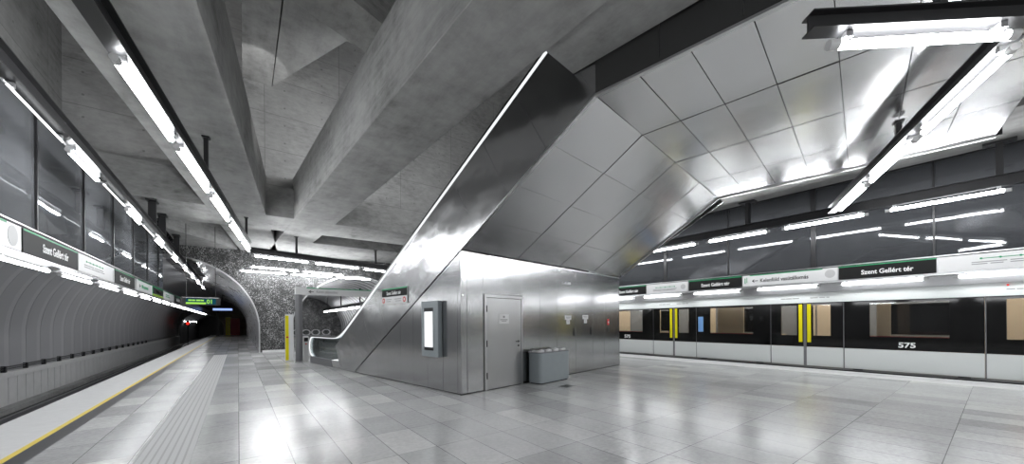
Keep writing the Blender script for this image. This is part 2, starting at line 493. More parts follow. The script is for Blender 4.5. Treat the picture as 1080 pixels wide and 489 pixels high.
# the vaulted passage behind the escalator
mb = MB(); y = YW + .35
while y < 43.5:
    for rr, sg in ((3.5, 1), (3.53, -1)):
        pa = arc(5.7, .75, rr, 180, 0, 28); pa = [(pa[0][0], 0)] + pa + [(pa[-1][0], 0)]
        b0 = len(mb.v); n_ = len(pa)
        for yy in (y, y + .58): mb.v += [(x, yy, z) for x, z in pa]
        mb.f += [(b0 + q, b0 + q + 1, b0 + n_ + q + 1, b0 + n_ + q) for q in range(n_ - 1)]
    y += .95
struct('wall_passage_ribs', mb, 'rib_white', smooth=True)
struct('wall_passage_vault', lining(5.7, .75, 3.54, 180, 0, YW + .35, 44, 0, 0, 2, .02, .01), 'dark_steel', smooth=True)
struct('wall_passage_end', MB().box(1.9, 9.5, 44, 44.3, 0, 4.8), 'mosaic')
# platform tunnel end with the running tunnel bored on
arch_wall('wall_tunnel_end', -6.4, 1.2, 5.2, 62, 62.3, [(-3.75, .75, 2.2)], 'concrete', -1.2)
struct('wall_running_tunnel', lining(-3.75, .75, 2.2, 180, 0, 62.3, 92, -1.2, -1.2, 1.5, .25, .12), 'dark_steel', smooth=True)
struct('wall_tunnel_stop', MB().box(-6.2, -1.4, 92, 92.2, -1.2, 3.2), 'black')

# ------------------------------------------------------------------ concrete
ZB = 5.2
struct('wall_left', MB().box(-4.1, -3.8, Y0, YW, 5.3, 12.5), 'concrete_side')
struct('trim_15', MB().box(-4.1, -2.84, Y0, YW, 5.3, 5.46), 'dark_steel')
struct('trim_16', MB().box(-2.92, -2.86, Y0, YW, 4.66, 5.3), 'dark_steel')
struct('trim_17', MB().box(14.1, 15.2, Y0, YW, 5.3, 5.46), 'dark_steel')
struct('trim_18', MB().box(14.1, 14.16, Y0, YW, 4.63, 5.3), 'dark_steel')
struct('wall_right', MB().box(14.85, 15.2, Y0, YW, 5.3, 12.5), 'concrete_side')
struct('wall_back', MB().box(-6.5, 17.5, Y0 - .3, Y0, -1.4, 12.5), 'concrete_wall')
struct('ceiling', MB().box(-4.1, 15.2, Y0 - .3, YW + .35, 12.5, 12.8), 'concrete')
# cross wall rising over the cross beam
struct('wall_cross', MB().box(-3.8, 14.85, YC + .25, YC + .7, 6.25, 12.5), 'concrete_wall')
def beam(name, poly, z1, z0=ZB, mat='concrete', label=None):
    o = MB().prism(poly, z0 + (.006 if name == 'cross_beam' else 0), z1).build(name, mat, bevel=.012 if name == 'ceiling_beam' else 0); o['kind'] = 'structure'
    if label: o['label'] = label
    return o
aL = lambda y: -1.75 + .1133 * (y - 6.52)
aR = lambda y: -.36 + .12 * (y - 5.5)
bL = lambda y: 1.61 + .0486 * (15.32 - y)
bR = lambda y: 2.95 + .040 * (15.25 - y)
beam('ceiling_beam', [(aL(Y0), Y0), (aR(Y0), Y0), (aR(YW), YW), (aL(YW), YW)], 6.6)
beam('ceiling_beam', [(bL(Y0), Y0), (bR(Y0), Y0), (bR(YW), YW), (bL(YW), YW)], 6.7)
# slab landing on the escalator flank
TH = R(9.5); N0 = Vector((3.64, 6.60, 0)); E1 = Vector((math.cos(TH), math.sin(TH), 0)); E2 = Vector((-math.sin(TH), math.cos(TH), 0))
def W(e, s, z=0.0): p = N0 + E1 * e + E2 * s; return (p.x, p.y, z)
f1 = W(-.02, -2.78); f2 = W(-.02, -14)
beam('ceiling_slab', [(bR(3.75) + .01, 3.75), (bR(Y0) + .01, Y0), (f2[0], Y0), (f1[0], f1[1])], 6.7, ZB + .03)
# cross beam and the short beams beyond it
beam('cross_beam', [(-2.8, YC - .2), (aL(YC) + .1, YC - .2), (aL(17.5) + .1, 17.45), (-2.8, 17.7)], 6.25)
beam('cross_beam', [(-3.8, YC - .2), (-2.8, YC - .2), (-2.8, 17.7), (-3.8, 17.7)], 6.25, 5.47)
beam('cross_beam', [(aR(YC) - .1, YC), (bL(YC) + .1, YC), (bL(17.4) + .1, 17.3), (aR(17.4) - .1, 17.3)], 6.25)
beam('cross_beam', [(bR(YC) - .1, YC), (14.8, YC), (14.8, 17.2), (bR(17.2) - .1, 17.2)], 6.25)
beam('cross_beam', [(-2.25, 19.1), (-.35, 22.2), (.0, YW), (-2.25, YW)], 6.4)
beam('cross_beam', [(bR(19) - .1, 19.1), (14.8, 19.5), (14.8, YW), (bR(19) - .1, YW)], 6.4)
beam('cross_beam', [(aR(20.4) - .1, 20.3), (bL(20.4) + .1, 20.3), (bL(YW) + .1, YW), (aR(YW) - .1, YW)], 6.4)
# back faces of the recesses between them
struct('wall_recess_left', MB().box(-3.8, -.2, YW - .3, YW, 6.4, 9), 'concrete_wall')
# ceiling on the train side
beam('ceiling_slab', [(11.0, Y0), (13.1, Y0), (13.1, YC), (11.0, YC)], 6.6, ZB)
# upper criss-cross beams seen through the gaps
beam('upper_beam', [(-.12, Y0), (.75, Y0), (1.0, YC + .25), (.17, YC + .25)], 11.4, 9.8)
beam('upper_slab', [(.95, 4), (3.0, 4), (3.0, 10.6), (2.6, 11.6), (1.02, YC + .25)], 10.6, 9.82)
def diag(x0, y0, x1, y1, w, z0, z1):
    d = Vector((x1 - x0, y1 - y0)).normalized(); n = Vector((-d.y, d.x)) * w / 2
    return beam('upper_beam', [(x0 + n.x * -1, y0 - n.y), (x1 - n.x, y1 - n.y), (x1 + n.x, y1 + n.y), (x0 + n.x, y0 + n.y)], z1, z0)
diag(-1.5, 7.05, 4.6, 9.4, 1.05, 8.0, 9.3)
diag(4.6, 4.0, -1.2, 7.4, .8, 9.0, 10.4)
diag(-3.6, -1, 4.6, 5.8, 1.0, 8.2, 9.5)

# unseen floods and spots added on top of the beams to light the voids
def flood(x, y, z, tx, ty, tz, power, sx=.9, sy=.25):
    li = bpy.data.lights.new('void_fill_light', 'AREA'); li.shape = 'RECTANGLE'; li.size = sx; li.size_y = sy; li.energy = power
    li.color = (.96, .98, 1)
    o = bpy.data.objects.new('void_fill_light', li); C.objects.link(o); o.location = (x, y, z)
    o.rotation_euler = (Vector((tx, ty, tz)) - Vector((x, y, z))).to_track_quat('-Z', 'Y').to_euler()
flood(2.9, 11.5, 6.85, 5.5, 15.5, 8.0, 40)
flood(-1.2, 9.5, 6.75, -3.5, 14, 8.0, 22)
flood(8.5, 9, 7.0, 6.5, 15.5, 8.0, 40)
flood(-1.4, 2, 6.75, -3.8, 6, 8.5, 18)
def spot(x, y, z, tx, ty, tz, power, cone, blend=.3):
    li = bpy.data.lights.new('unseen_spotlight', 'SPOT'); li.energy = power; li.spot_size = R(cone); li.spot_blend = blend; li.shadow_soft_size = .08
    o = bpy.data.objects.new('unseen_spotlight', li); C.objects.link(o); o.location = (x, y, z)
    o.rotation_euler = (Vector((tx, ty, tz)) - Vector((x, y, z))).to_track_quat('-Z', 'Y').to_euler()
spot(.1, 11.8, 6.75, .55, 14.2, 9.8, 130, 24, .2)      # the bright patch on the upper beam
spot(2.2, 8.0, 6.85, .9, 15.3, 7.7, 150, 62, .6)  # unseen spot added to brighten the cross wall
spot(2.4, 1.5, 6.85, 1.5, 7.5, 8.6, 45, 70, .6)  # another unseen spot, added to lift the nearer void

# ------------------------------------------------------------------ glass screens over the tracks
def screen(side):
    left = side == 'left'
    xg = -2.75 if left else 13.98; inn = 1 if left else -1
    n = 0; y = Y0
    ymax = YW if left else YW
    ys = []
    y = (9.8 if left else 3.4) - 2.4 * 7
    while y < ymax - .1: ys.append(y); y += 2.4
    for k, y in enumerate(ys):
        e = min(y + 2.39, ymax)
        o = MB().box(xg - .008, xg + .008, y, e, 3.02, 5.42).build('glass_pane', 'screen_glass' if left else 'screen_glass_dark')
        o['kind'] = 'structure'; o.name = 'window_%d' % (k + 1 + (0 if left else 40))
    o = MB().box(xg - .03, xg + .03, Y0, ymax, 5.40, 5.48).build('trim_%d' % (13 if left else 14), 'dark_steel')
    o['kind'] = 'structure'
    for k, y in enumerate(ys[1:]):
        wide = (not left) and k in (6, 8)
        struct('trim_%d' % (20 + k + (0 if left else 40)), MB().box(xg - .04, xg + .04, y - (.07 if wide else .022), y + (.05 if wide else .012), 3.0, 5.4), 'dark_steel')
screen('left'); screen('right')

# ------------------------------------------------------------------ sign bands with lamps beneath
def band(side, y0, y1):
    left = side == 'left'
    x = -2.65 if left else 13.93; d = -1 if left else 1       # d points away from the platform
    r = thing('sign_band', 'long silver sign band above the %s platform edge' % side, 'sign band', (x, (y0 + y1) / 2, 2.5), 0)
    h = (y1 - y0) / 2
    def pr(name, pts, mat):
        mb = MB(); mb.extr([(d * a, b) for a, b in pts], (0, -h, 0), (0, h, 0), ((1, 0, 0), (0, 0, 1))); return mb.build(name, mat, r)
    pr('housing', [(.015, .12), (.015, .50), (.2, .50), (.2, .12)], 'silver')
    pr('top_cap', [(-.03, .52), (-.03, .545), (.24, .545), (.24, .52)], 'trim')
    pr('shadow_gap', [(.0, .50), (.0, .52), (.22, .52), (.22, .50)], 'black')
    pr('lower_lip', [(.0, .06), (.0, .118), (.2, .118), (.24, .08), (.24, .04), (.2, .05), (.12, .06)], 'silver')
    if not left: pr('cove', [(.20, .03), (.20, .06), (.26, -.18), (.25, -.2), (.22, -.18)], 'silver')
    return x
band('left', Y0, 61.5); band('right', Y0, YW)

def sign(side, y0, y1, kind, label, items):
    left = side == 'left'; x = -2.65 if left else 13.93
    ln = abs(y1 - y0)
    # local x = reading direction, local -y = towards the platform
    r = thing('route_sign' if kind == 'w' else ('exit_sign' if kind == 'g' else 'station_sign'), label, 'sign', (x, (min(y0, y1) if left else max(y0, y1)), 2.625), R(90 if left else -90))
    MB().box(.004, ln - .004, -.012, .012, 0, .370).build('face', {'d': 'sign_dark', 'w': 'sign_white', 'g': 'green'}[kind], r)
    for it in items:
        k = it[0]
        if k == 'stripe': MB().box(it[1], it[2], -.016, -.01, .342, .368).build('stripe', it[3], r)
        elif k == 'text': text(it[1], it[2], (it[3], -.0135, it[4]), r, it[5], bold=it[6] if len(it) > 6 else 0)
        elif k == 'disc':
            MB().tube((it[1], -.012, it[2]), (it[1], -.016, it[2]), it[3], 28).build('round_emblem', 'letter_pale', r)
        elif k == 'arrow':
            ax, az, s = it[1], it[2], it[3]
            MB().extr([(-s, 0), (-.35 * s, .55 * s), (-.1 * s, .55 * s), (-.45 * s, .12 * s), (s, .12 * s), (s, -.12 * s), (-.45 * s, -.12 * s), (-.1 * s, -.55 * s), (-.35 * s, -.55 * s)],
                      (ax, -.012, az), (ax, -.0155, az), ((1, 0, 0), (0, 0, 1))).build('arrow', it[4], r)
        elif k == 'route':
            a, b, z, n = it[1:5]
            MB().box(a, b, -.0155, -.01, z - .008, z + .008).build('route_line', 'green', r)
            for q in range(n):
                xx = a + (b - a) * q / (n - 1)
                MB().tube((xx, -.012, z), (xx, -.017, z), .022, 14).build('stop_dot', 'green', r)
                mb = MB()
                for l in range(2): mb.box(xx - .14, xx + .14 - .05 * ((q + l) % 3), -.0145, -.01, z - .09 - l * .045, z - .07 - l * .045)
                mb.build('station_caption', 'letter_grey', r)
        elif k == 'bars':
            mb = MB()
            for (a, b, z0, z1) in it[1]: mb.box(a, b, -.0145, -.01, z0, z1)
            mb.build('small_print', it[2], r)
    return r
M['letter_pale'] = m_simple('pale_emblem', g(.5), .5)
# right side, read from high Y to low Y
def name_items(ln, size=.17, tx=None): return [('stripe', 0.0, ln, 'green'), ('text', 'Szent Gellért tér', size, ln * .27 if tx is None else tx, .105, 'letter_white', .004)]
r = sign('right', 10.9, 9.05, 'd', 'dark station name sign above the train, farthest of the right side row', name_items(1.85, .17, .48))
sign('right', 9.03, 7.24, 'w', 'white route map sign left of the dark station name above the train doors', [('route', .45, 1.25, .22, 5), ('disc', 1.6, .18, .1)])
sign('right', 7.21, 5.35, 'd', 'dark station name sign left of the white arrow sign above the train', name_items(1.86, .17, .48))
sign('right', 5.32, 2.83, 'w', 'long white arrow sign to the railway terminus above the train', [
    ('stripe', .22, 2.15, 'green'), ('arrow', .37, .17, .09, 'letter_dark'), ('text', 'Kelenföld vasútállomás', .165, .52, .115, 'letter_dark', .003),
    ('disc', 2.32, .2, .12), ('bars', [(.06, .09, .1, .28), (.12, .14, .12, .3)], 'green')])
sign('right', 2.81, .95, 'd', 'large dark station name sign on the right, between arrow sign and route map', name_items(1.86, .17, .48))
sign('right', .93, -2.2, 'w', 'white route map sign with green line of stops at the right edge', [('route', .66, 1.75, .26, 5)])
# left side, read from low Y to high Y
sign('left', 5.3, 8.95, 'w', 'white sign with pale round emblem at the near end of the left band', [('stripe', 0, 3.2, 'green'), ('disc', 3.38, .19, .15)])
sign('left', 9.0, 11.42, 'd', 'large dark station name sign nearest on the left band', [('stripe', .02, 2.4, 'green'), ('text', 'Szent Gellért tér', .2, .72, .11, 'letter_white', .004)])
sign('left', 11.45, 14.2, 'w', 'white route map sign following the nearest dark name sign on the left', [('route', .5, 1.7, .25, 6), ('bars', [(2.6, 2.63, .05, .3)], 'letter_grey')])
sign('left', 14.25, 16.6, 'd', 'second dark station name sign along the left band', [('stripe', .02, 2.3, 'green'), ('text', 'Szent Gellért tér', .2, .55, .11, 'letter_white', .004)])
sign('left', 16.9, 19.6, 'w', 'white arrow sign beyond the second dark name sign on the left', [('stripe', .2, 2.5, 'green'), ('arrow', .5, .17, .12, 'letter_dark'), ('bars', [(.78, 1.05, .12, .23), (1.09, 1.3, .11, .2), (1.34, 1.9, .12, .21)], 'green')])
sign('left', 19.7, 22.2, 'g', 'dark green exit sign with lime lower edge on the left band', [('bars', [(0, 2.5, .0, .07)], 'lime'), ('bars', [(.05, 2.45, .08, .33)], 'sign_dark'), ('bars', [(.8, 1.1, .15, .26), (1.14, 1.6, .15, .23)], 'letter_white')])
sign('left', 22.3, 25.6, 'w', 'white sign just beyond the green exit sign on the left band', [('stripe', .2, 3.0, 'green'), ('bars', [(.6, 1.9, .12, .16), (.6, 1.6, .2, .24)], 'green')])
sign('left', 25.7, 28.6, 'd', 'dark station name sign farthest along the left band', name_items(2.9, .24, .8))

# ------------------------------------------------------------------ tube lights
PROTO = {}
ORD = ['nearest', 'second', 'third', 'fourth', 'fifth', 'sixth', 'seventh', 'eighth', 'ninth', 'tenth', 'eleventh', 'twelfth', 'thirteenth', 'fourteenth', 'fifteenth',
       'sixteenth', 'seventeenth', 'eighteenth', 'nineteenth', 'twentieth', 'twenty-first', 'twenty-second', 'twenty-third', 'twenty-fourth']
def lamp(p0, p1, label, group, rr=.034, style='rail', mat='tube'):
    p0, p1 = Vector(p0), Vector(p1); L = round((p1 - p0).length, 2); mid = (p0 + p1) / 2
    rz = math.atan2(p1.y - p0.y, p1.x - p0.x); key = (L, rr, style, mat)
    if key in PROTO: return dup(PROTO[key], mid, rz, label, group)
    r = thing('tube_light', label, 'light', mid, rz, group); PROTO[key] = r; h = L / 2
    MB().tube((-h + .09, 0, 0), (h - .09, 0, 0), rr, 8).build('tube', mat, r, smooth=True)
    for sgn in (-1, 1):
        MB().tube((sgn * (h - .09), 0, 0), (sgn * (h - .0), 0, 0), rr * 1.12, 14).build('end_cap', 'clear', r, smooth=True)
        if style == 'plain':
            MB().box(sgn * (h - .2) - .03, sgn * (h - .2) + .03, -.03, .03, rr - .005, .056).build('mounting_clip', 'silver', r)
        if style == 'rail':
            mb = MB(); mb.box(sgn * (h - .16) - .03, sgn * (h - .16) + .03, -.05, .05, .045, .0995); mb.tube((sgn * (h - .16), 0, -.0), (sgn * (h - .16), 0, .06), .02, 8)
            mb.sweep([(sgn * (h - .16), rr * 1.2 * math.cos(t), rr * 1.2 * math.sin(t)) for t in [PI * k / 8 for k in range(9)]], [(-.015, 0), (.015, 0), (.015, .006), (-.015, .006)], (1, 0, 0))
            mb.build('mounting_clip', 'silver', r)
    return r
ZL = 4.15
def rail(p0, p1, hangers, label, w=.16, hgt=.24, wide=False, zc=5.2, z0=None):
    """dark I-section carrying the lamps, hung from the concrete"""
    z0 = ZL + .10 if z0 is None else z0
    p0, p1 = Vector((*p0, z0)), Vector((*p1, z0)); L = (p1 - p0).length
    rz = math.atan2(p1.y - p0.y, p1.x - p0.x)
    r = thing('lighting_rail', label, 'lighting rail', p0, rz)
    a, b, t = w / 2, hgt, .014
    MB().extr([(-a, 0), (a, 0), (a, t), (t, t), (t, b - t), (a, b - t), (a, b), (-a, b), (-a, b - t), (-t, b - t), (-t, t), (-a, t)], (0, 0, 0), (L, 0, 0), ((0, 1, 0), (0, 0, 1))).build('rail_beam', 'dark_steel', r)
    for q in hangers:
        mb = MB(); top = zc - p0.z
        if wide:
            mb.box(q - .05, q + .05, -.09, .09, b, top); mb.box(q - .22, q + .22, -.12, .12, top - .05, top)
        else:
            mb.box(q - .035, q + .035, -.035, .035, b, top); mb.box(q - .07, q + .07, -.06, .06, top - .03, top)
        mb.build('hanger', 'dark_steel', r)
    return r
# left edge rail
rail((-2.03, -6.5), (-2.03, 34), [q + 6.5 for q in (-4, -1, 2.4, 15.2, 17.0, 20.6)], 'dark lighting rail along the left platform edge', wide=True)
yy = -2.45; i = 0
while yy < 34:
    lamp((-2.05, yy, ZL), (-2.05, yy + 1.55, ZL), '%s tube light along the left platform edge rail' % ORD[i], 'tube lights on the left platform rail', .028)
    lamp((-2.04, yy + 1.68, ZL + .03), (-2.04, yy + 3.5, ZL + .03), 'slim tube light after the %s full tube along the left platform edge rail' % ORD[i], 'slim tube lights on the left platform rail', .012, 'plain', 'tube_slim'); yy += 3.63; i += 1
# slanted rail under the left concrete beam
sl = lambda y: -1.0 + (y - 5.0) * .1165
rail((sl(-1.5), -1.5), (sl(16.6), 16.6), [3.0, 11.0, 17.4], 'dark slanted lighting rail under the left concrete beam')
for k, (a, b) in enumerate(((-1.6 + .1, .5), (.62, 2.7), (5.25, 7.22), (7.38, 9.58), (9.78, 11.96), (12.2, 14.4), (14.55, 16.5))):
    lamp((sl(a), a, ZL), (sl(b), b, ZL), '%s tube light on the slanted rail under the left concrete beam' % ORD[k], 'tube lights on the left slanted rail')
# rows across the far end
def row(p0, p1, n, z, label, group, raily=True, zc=5.2):
    p0, p1 = Vector((*p0, z)), Vector((*p1, z)); d = (p1 - p0); 
    for k in range(n):
        a, b = p0 + d * (k / n), p0 + d * ((k + .93) / n)
        lamp(a, b, '%s tube light from the left in the %s' % (('first' if k == 0 else ORD[k]), label), group)
row((.45, 17.55), (7.2, 19.6), 3, ZL, 'front row before the mosaic wall', 'front cross row of tube lights')
rail((.4, 17.6), (10.5, 20.65), [1.7, 5.5, 9.0], 'dark lighting rail crossing before the mosaic wall')
row((.05, 21.6), (6.4, 22.0), 3, 4.0, 'back row along the mosaic wall', 'back cross row of tube lights')
row((.45, 20.9), (4.9, 22.1), 2, 4.15, 'middle row before the mosaic wall', 'middle cross row of tube lights')
# right edge rail
rail((12.85, -6.5), (12.85, 22), [q + 6.5 for q in (-3, 0.0, 4.75, 9.5, 14.2)], 'dark lighting rail above the train side platform edge', wide=True)
yy = -4.45; i = 0
while yy < 21:
    lamp((12.82, yy, ZL), (12.82, yy + 1.85, ZL), '%s tube light along the rail above the train side edge' % ORD[i], 'tube lights on the train side rail'); yy += 2.15; i += 1
# zigzag rails on the right
rail((6.12, -.09), (12.4, 2.63), [2.7], 'dark slanted lighting rail below the metal soffit on the right', zc=4.7, hgt=.17)
d = Vector((6.0, 2.57)).normalized(); p = Vector((6.1, -.1))
for k in range(3):
    a = p + d * (.0 + 2.12 * k); b = a + d * 1.98
    lamp((a.x, a.y, ZL), (b.x, b.y, ZL), '%s tube light of the slanted rail below the metal soffit' % ORD[k], 'tube lights on the right slanted rail')
rail((4.41, 1.10), (5.96, -.2), [1.2], 'short dark lighting rail at the upper right corner', zc=4.7, hgt=.17)
lamp((4.6, .99, ZL), (5.86, -.10, ZL), 'single tube light of the short rail at the upper right corner', None, .042)
# unseen rail and tube row added behind the viewer to light the hall
rail((-1.0, -3.5), (11.5, -5.2), [2, 6, 10], 'added dark lighting rail crossing the hall unseen behind the viewer')
row((-.6, -3.55), (11.3, -5.15), 5, ZL, 'added row unseen behind the viewer', 'added cross row of tube lights behind the viewer')
# lamps under the sign bands
for k in range(23):
    y = -3.5 + k * 2.4
    lamp((-2.76, y, 2.48), (-2.76, y + 1.95, 2.48), '%s tube light beneath the left sign band' % ORD[k], 'tube lights beneath the left sign band', .03, 'plain', 'tube_soft')
for k in range(9):
    y = -5.35 + k * 2.15
    lamp((14.05, y, 2.5), (14.05, y + 1.75, 2.5), '%s tube light beneath the right sign band' % ORD[k], 'tube lights beneath the right sign band', .03, 'plain', 'tube_soft')
# passage lamps
for k in range(6):
    lamp((7.0, 26.3 + 2.5 * k, 2.6), (7.0, 28.6 + 2.5 * k, 2.6), '%s tube light of the row inside the passage vault' % ORD[k], 'tube lights inside the passage vault', .04)
rail((7.0, 25.5), (7.0, 41.5), [2, 8, 14], 'lighting rail inside the passage vault behind the escalator', zc=3.95, z0=2.7)

# ------------------------------------------------------------------ steel room under the escalators
ML = .571                       # escalator slope
HB = 2.95; WB = 6.75
zB = lambda s: HB - ML * s
room = thing('steel_service_room', 'brushed stainless steel service room under the escalators', 'service room', tuple(N0), TH)
cuts = [0.0, .16, .62, 1.85, 2.55, 3.25, 4.15, 5.06, 5.75, WB]
for a, b in zip(cuts, cuts[1:]):
    if a == .62: MB().box(a + .003, b - .003, 0, .03, 2.1, HB - .03).build('wall_panel', 'box_steel', room, bevel=.004)
    else: MB().box(a + .003, b - .003, 0, .03, .02, HB - .03).build('wall_panel', 'box_steel', room, bevel=.004)
MB().box(.0, WB, -.006, .008, HB - .03, HB).build('top_trim', 'trim', room)
MB().box(.02, WB - .02, .031, .2, 0, HB - .03).build('core', 'dark_steel', room)
MB().box(.0, WB, .012, .05, 0, .02).build('plinth', 'dark_steel', room)
# left face below the seam line, vertical strips with a sloping head
mb0 = [0.0, .12, .62, 1.22, 1.82, 2.42, 3.02, 3.62, 4.22, 4.82, HB / ML - .07]
for a, b in zip(mb0, mb0[1:]):
    a2, b2 = a + .003, b - .003
    zt = lambda s: max(.03, zB(s) - .02)
    m = MB(); m.hexa([(0, a2, .02), (.03, a2, .02), (.03, b2, .02), (0, b2, .02), (0, a2, zt(a2)), (.03, a2, zt(a2)), (.03, b2, zt(b2)), (0, b2, zt(b2))])
    m.build('wall_panel', 'box_steel', room, bevel=.003)
MB().extr([(.05, 0), (5.1, 0), (5.1, .02), (.05, HB - .06)], (.031, 0, 0), (.1, 0, 0), ((0, 1, 0), (0, 0, 1))).build('core', 'dark_steel', room)
# right end wall
MB().box(WB - .03, WB, .0, 5.0, 0, .1).build('wall_panel', 'box_steel', room)
MB().extr([(.0, .1), (4.95, .1), (.0, HB - .02)], (WB - .03, 0, 0), (WB, 0, 0), ((0, 1, 0), (0, 0, 1))).build('wall_panel', 'box_steel', room)
# door
dr = MB().box(.69, 1.80, -.018, .0, .015, 2.02).build('door', 'door_steel', room, bevel=.004)
m = MB(); m.box(.625, .685, -.03, .03, 0, 2.085); m.box(1.805, 1.85, -.03, .03, 0, 2.085); m.box(.625, 1.85, -.034, .03, 2.03, 2.09)
m.build('door_frame', 'trim', room, bevel=.004)
for z in (.32, 1.02, 1.78):
    MB().tube((.685, -.032, z - .07), (.685, -.032, z + .07), .013, 10).build('hinge', 'dark_steel', dr)
m = MB(); m.tube((1.70, -.018, 1.03), (1.70, -.06, 1.03), .011, 10); m.tube((1.70, -.06, 1.03), (1.575, -.06, 1.03), .010, 10); m.tube((1.70, -.018, 1.03), (1.70, -.024, 1.03), .026, 14); m.build('handle', 'dark_steel', dr, smooth=True)
MB().tube((1.70, -.018, .93), (1.70, -.03, .93), .022, 14).build('lock', 'dark_steel', dr, smooth=True)
pl = MB().box(1.06, 1.38, -.023, -.018, 1.45, 1.66).build('door_plate', 'sign_white', dr)
m = MB(); m.box(1.10, 1.34, -.0245, -.023, 1.53, 1.55); m.box(1.14, 1.30, -.0245, -.023, 1.50, 1.515); m.box(1.19, 1.25, -.0245, -.023, 1.58, 1.63); m.build('plate_print', 'letter_grey', pl)
# cabinet doors' furniture and notices on the far panels
def notice(e, z, w, h):
    o = MB().box(e, e + w, -.004, 0, z, z + h).build('notice', 'sign_white', room)
    m = MB(); m.box(e + .04, e + w - .04, -.0055, -.004, z + h * .55, z + h * .7); m.box(e + .06, e + w - .06, -.0055, -.004, z + h * .3, z + h * .4); m.build('notice_print', 'letter_grey', o)
notice(3.62, 1.53, .30, .12); notice(3.69, 1.41, .16, .115); notice(4.50, 1.55, .30, .12); notice(4.58, 1.43, .15, .115)
for e in (4.05, 4.96):
    m = MB(); m.box(e - .02, e + .02, -.02, 0, 1.08, 1.3); m.box(e - .012, e + .012, -.035, -.02, 1.1, 1.22); m.build('latch', 'dark_steel', room, bevel=.004)
o = MB().box(5.93, 6.05, -.012, 0, 1.36, 1.55).build('red_alarm', 'red', room, bevel=.01)
MB().tube((5.99, -.012, 1.45), (5.99, -.02, 1.45), .03, 14).build('alarm_button', 'sign_white', o)
MB().box(5.94, 6.04, -.01, 0, 1.14, 1.28).build('key_box', 'dark_steel', room, bevel=.006)
for e in (3.60, 3.72, 3.80):
    MB().tube((e, 0, 2.53), (e, -.05, 2.53), .014, 10).tube((e, -.05, 2.51), (e, -.05, 2.57), .016, 10).build('hook', 'trim', room, smooth=True)
MB().tube((.05, 0, 2.05), (.05, -.012, 2.05), .02, 12).build('stud', 'trim', room)

# ------------------------------------------------------------------ cladding of the escalator bank
clad = thing('escalator_cladding', 'steel flank and soffit cladding of the escalator bank above the steel room', 'cladding', tuple(N0), TH)
SF = -3.15; ZF = zB(SF); OFF = 1.55
# flank strips, seams square to the slope
step = 1.02; cs, sn = math.cos(math.atan(ML)), math.sin(math.atan(ML))
def flank_pt(t, w): # t down the slope from the fold along the seam line, w up square to it
    s0 = SF + t * cs; z0 = ZF - t * sn
    return (s0 + w * sn, z0 + w * cs)
wid = OFF * cs; tot = (HB / ML - SF) / cs
def clip_strip(t0, t1, dx, name, thick=.02):
    # square-cut strip, cut by the floor
    pts = [flank_pt(t0, 0.012), flank_pt(t1, .012), flank_pt(t1, wid), flank_pt(t0, wid)]
    out = []
    for k in range(4):
        a, b = pts[k], pts[(k + 1) % 4]
        if a[1] >= .01: out.append(a)
        if (a[1] - .01) * (b[1] - .01) < 0:
            f = (.01 - a[1]) / (b[1] - a[1]); out.append((a[0] + (b[0] - a[0]) * f, .01))
    if len(out) < 3: return
    MB().extr(out, (dx, 0, 0), (dx + thick, 0, 0), ((0, 1, 0), (0, 0, 1))).build(name, 'flank', clad, bevel=.002)
t = 0.0
while t < tot + .9:
    a, b = t + .002, t + step - .002
    if t < tot + .85:
        clip_strip(a, min(b, tot + .86), -.004, 'flank_panel'); clip_strip(a, min(b, tot + .86), WB - .02, 'flank_panel')
    t += step
# upper flank beside the level soffit
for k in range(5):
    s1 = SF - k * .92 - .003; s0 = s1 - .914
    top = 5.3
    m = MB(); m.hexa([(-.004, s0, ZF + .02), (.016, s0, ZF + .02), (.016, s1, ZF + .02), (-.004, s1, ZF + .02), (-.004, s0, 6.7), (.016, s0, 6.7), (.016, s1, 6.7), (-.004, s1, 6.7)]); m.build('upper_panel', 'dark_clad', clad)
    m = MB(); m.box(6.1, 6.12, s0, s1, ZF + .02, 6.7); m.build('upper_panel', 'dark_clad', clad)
# wedge between the first square cut and the upright panels
pA = flank_pt(0, .012); pB = flank_pt(0, wid)
MB().extr([pA, pB, (SF - .0, 6.7), (SF, ZF + .02)] if pB[0] > SF else [pA, (SF, 6.7), pB], (-.004, 0, 0), (.016, 0, 0), ((0, 1, 0), (0, 0, 1))).build('flank_panel', 'flank', clad)
# inclined soffit: four strips of panels from the room's top edge to the fold
WF = 6.25; WE = 6.06; SE = -7.66
def soffit_panels(s0, s1, z0, z1, w0, w1, rows, name, jitter):
    for c in range(4):
        for q in range(rows):
            f0, f1 = q / rows, (q + 1) / rows
            gs = .005; gx = .013
            def P(f, cc, side):
                w = w0 + (w1 - w0) * f; return w * cc / 4 + (gx if side > 0 else -gx), s0 + (s1 - s0) * f, z0 + (z1 - z0) * f
            A = list(P(f0, c, 1)); B = list(P(f0, c + 1, -1)); D = list(P(f1, c, 1)); E = list(P(f1, c + 1, -1))
            for v, sg in ((A, 1), (B, 1), (D, -1), (E, -1)):
                v[1] += sg * gs * (1 if s1 > s0 else -1)
            for v in (A, B, D, E): v[2] += random.uniform(-jitter, jitter)
            up = .02
            m = MB(); m.hexa([tuple(A), tuple(B), tuple(E), tuple(D)] + [(v[0], v[1], v[2] + up) for v in (A, B, E, D)])
            m.build(name, 'soffit', clad)
soffit_panels(-.02, SF, HB + .03, ZF, WB, WF, 4, 'soffit_panel', .004)
soffit_panels(SF, SE, ZF, ZF + .0, WF, WE, 7, 'soffit_panel', .004)
MB().hexa([(0, .05, HB + .05), (WB, .05, HB + .05), (WF, SF, ZF + .03), (0, SF, ZF + .03), (0, .05, HB + .14), (WB, .05, HB + .14), (WF, SF, ZF + .12), (0, SF, ZF + .12)]).build('soffit_backing', 'black', clad)
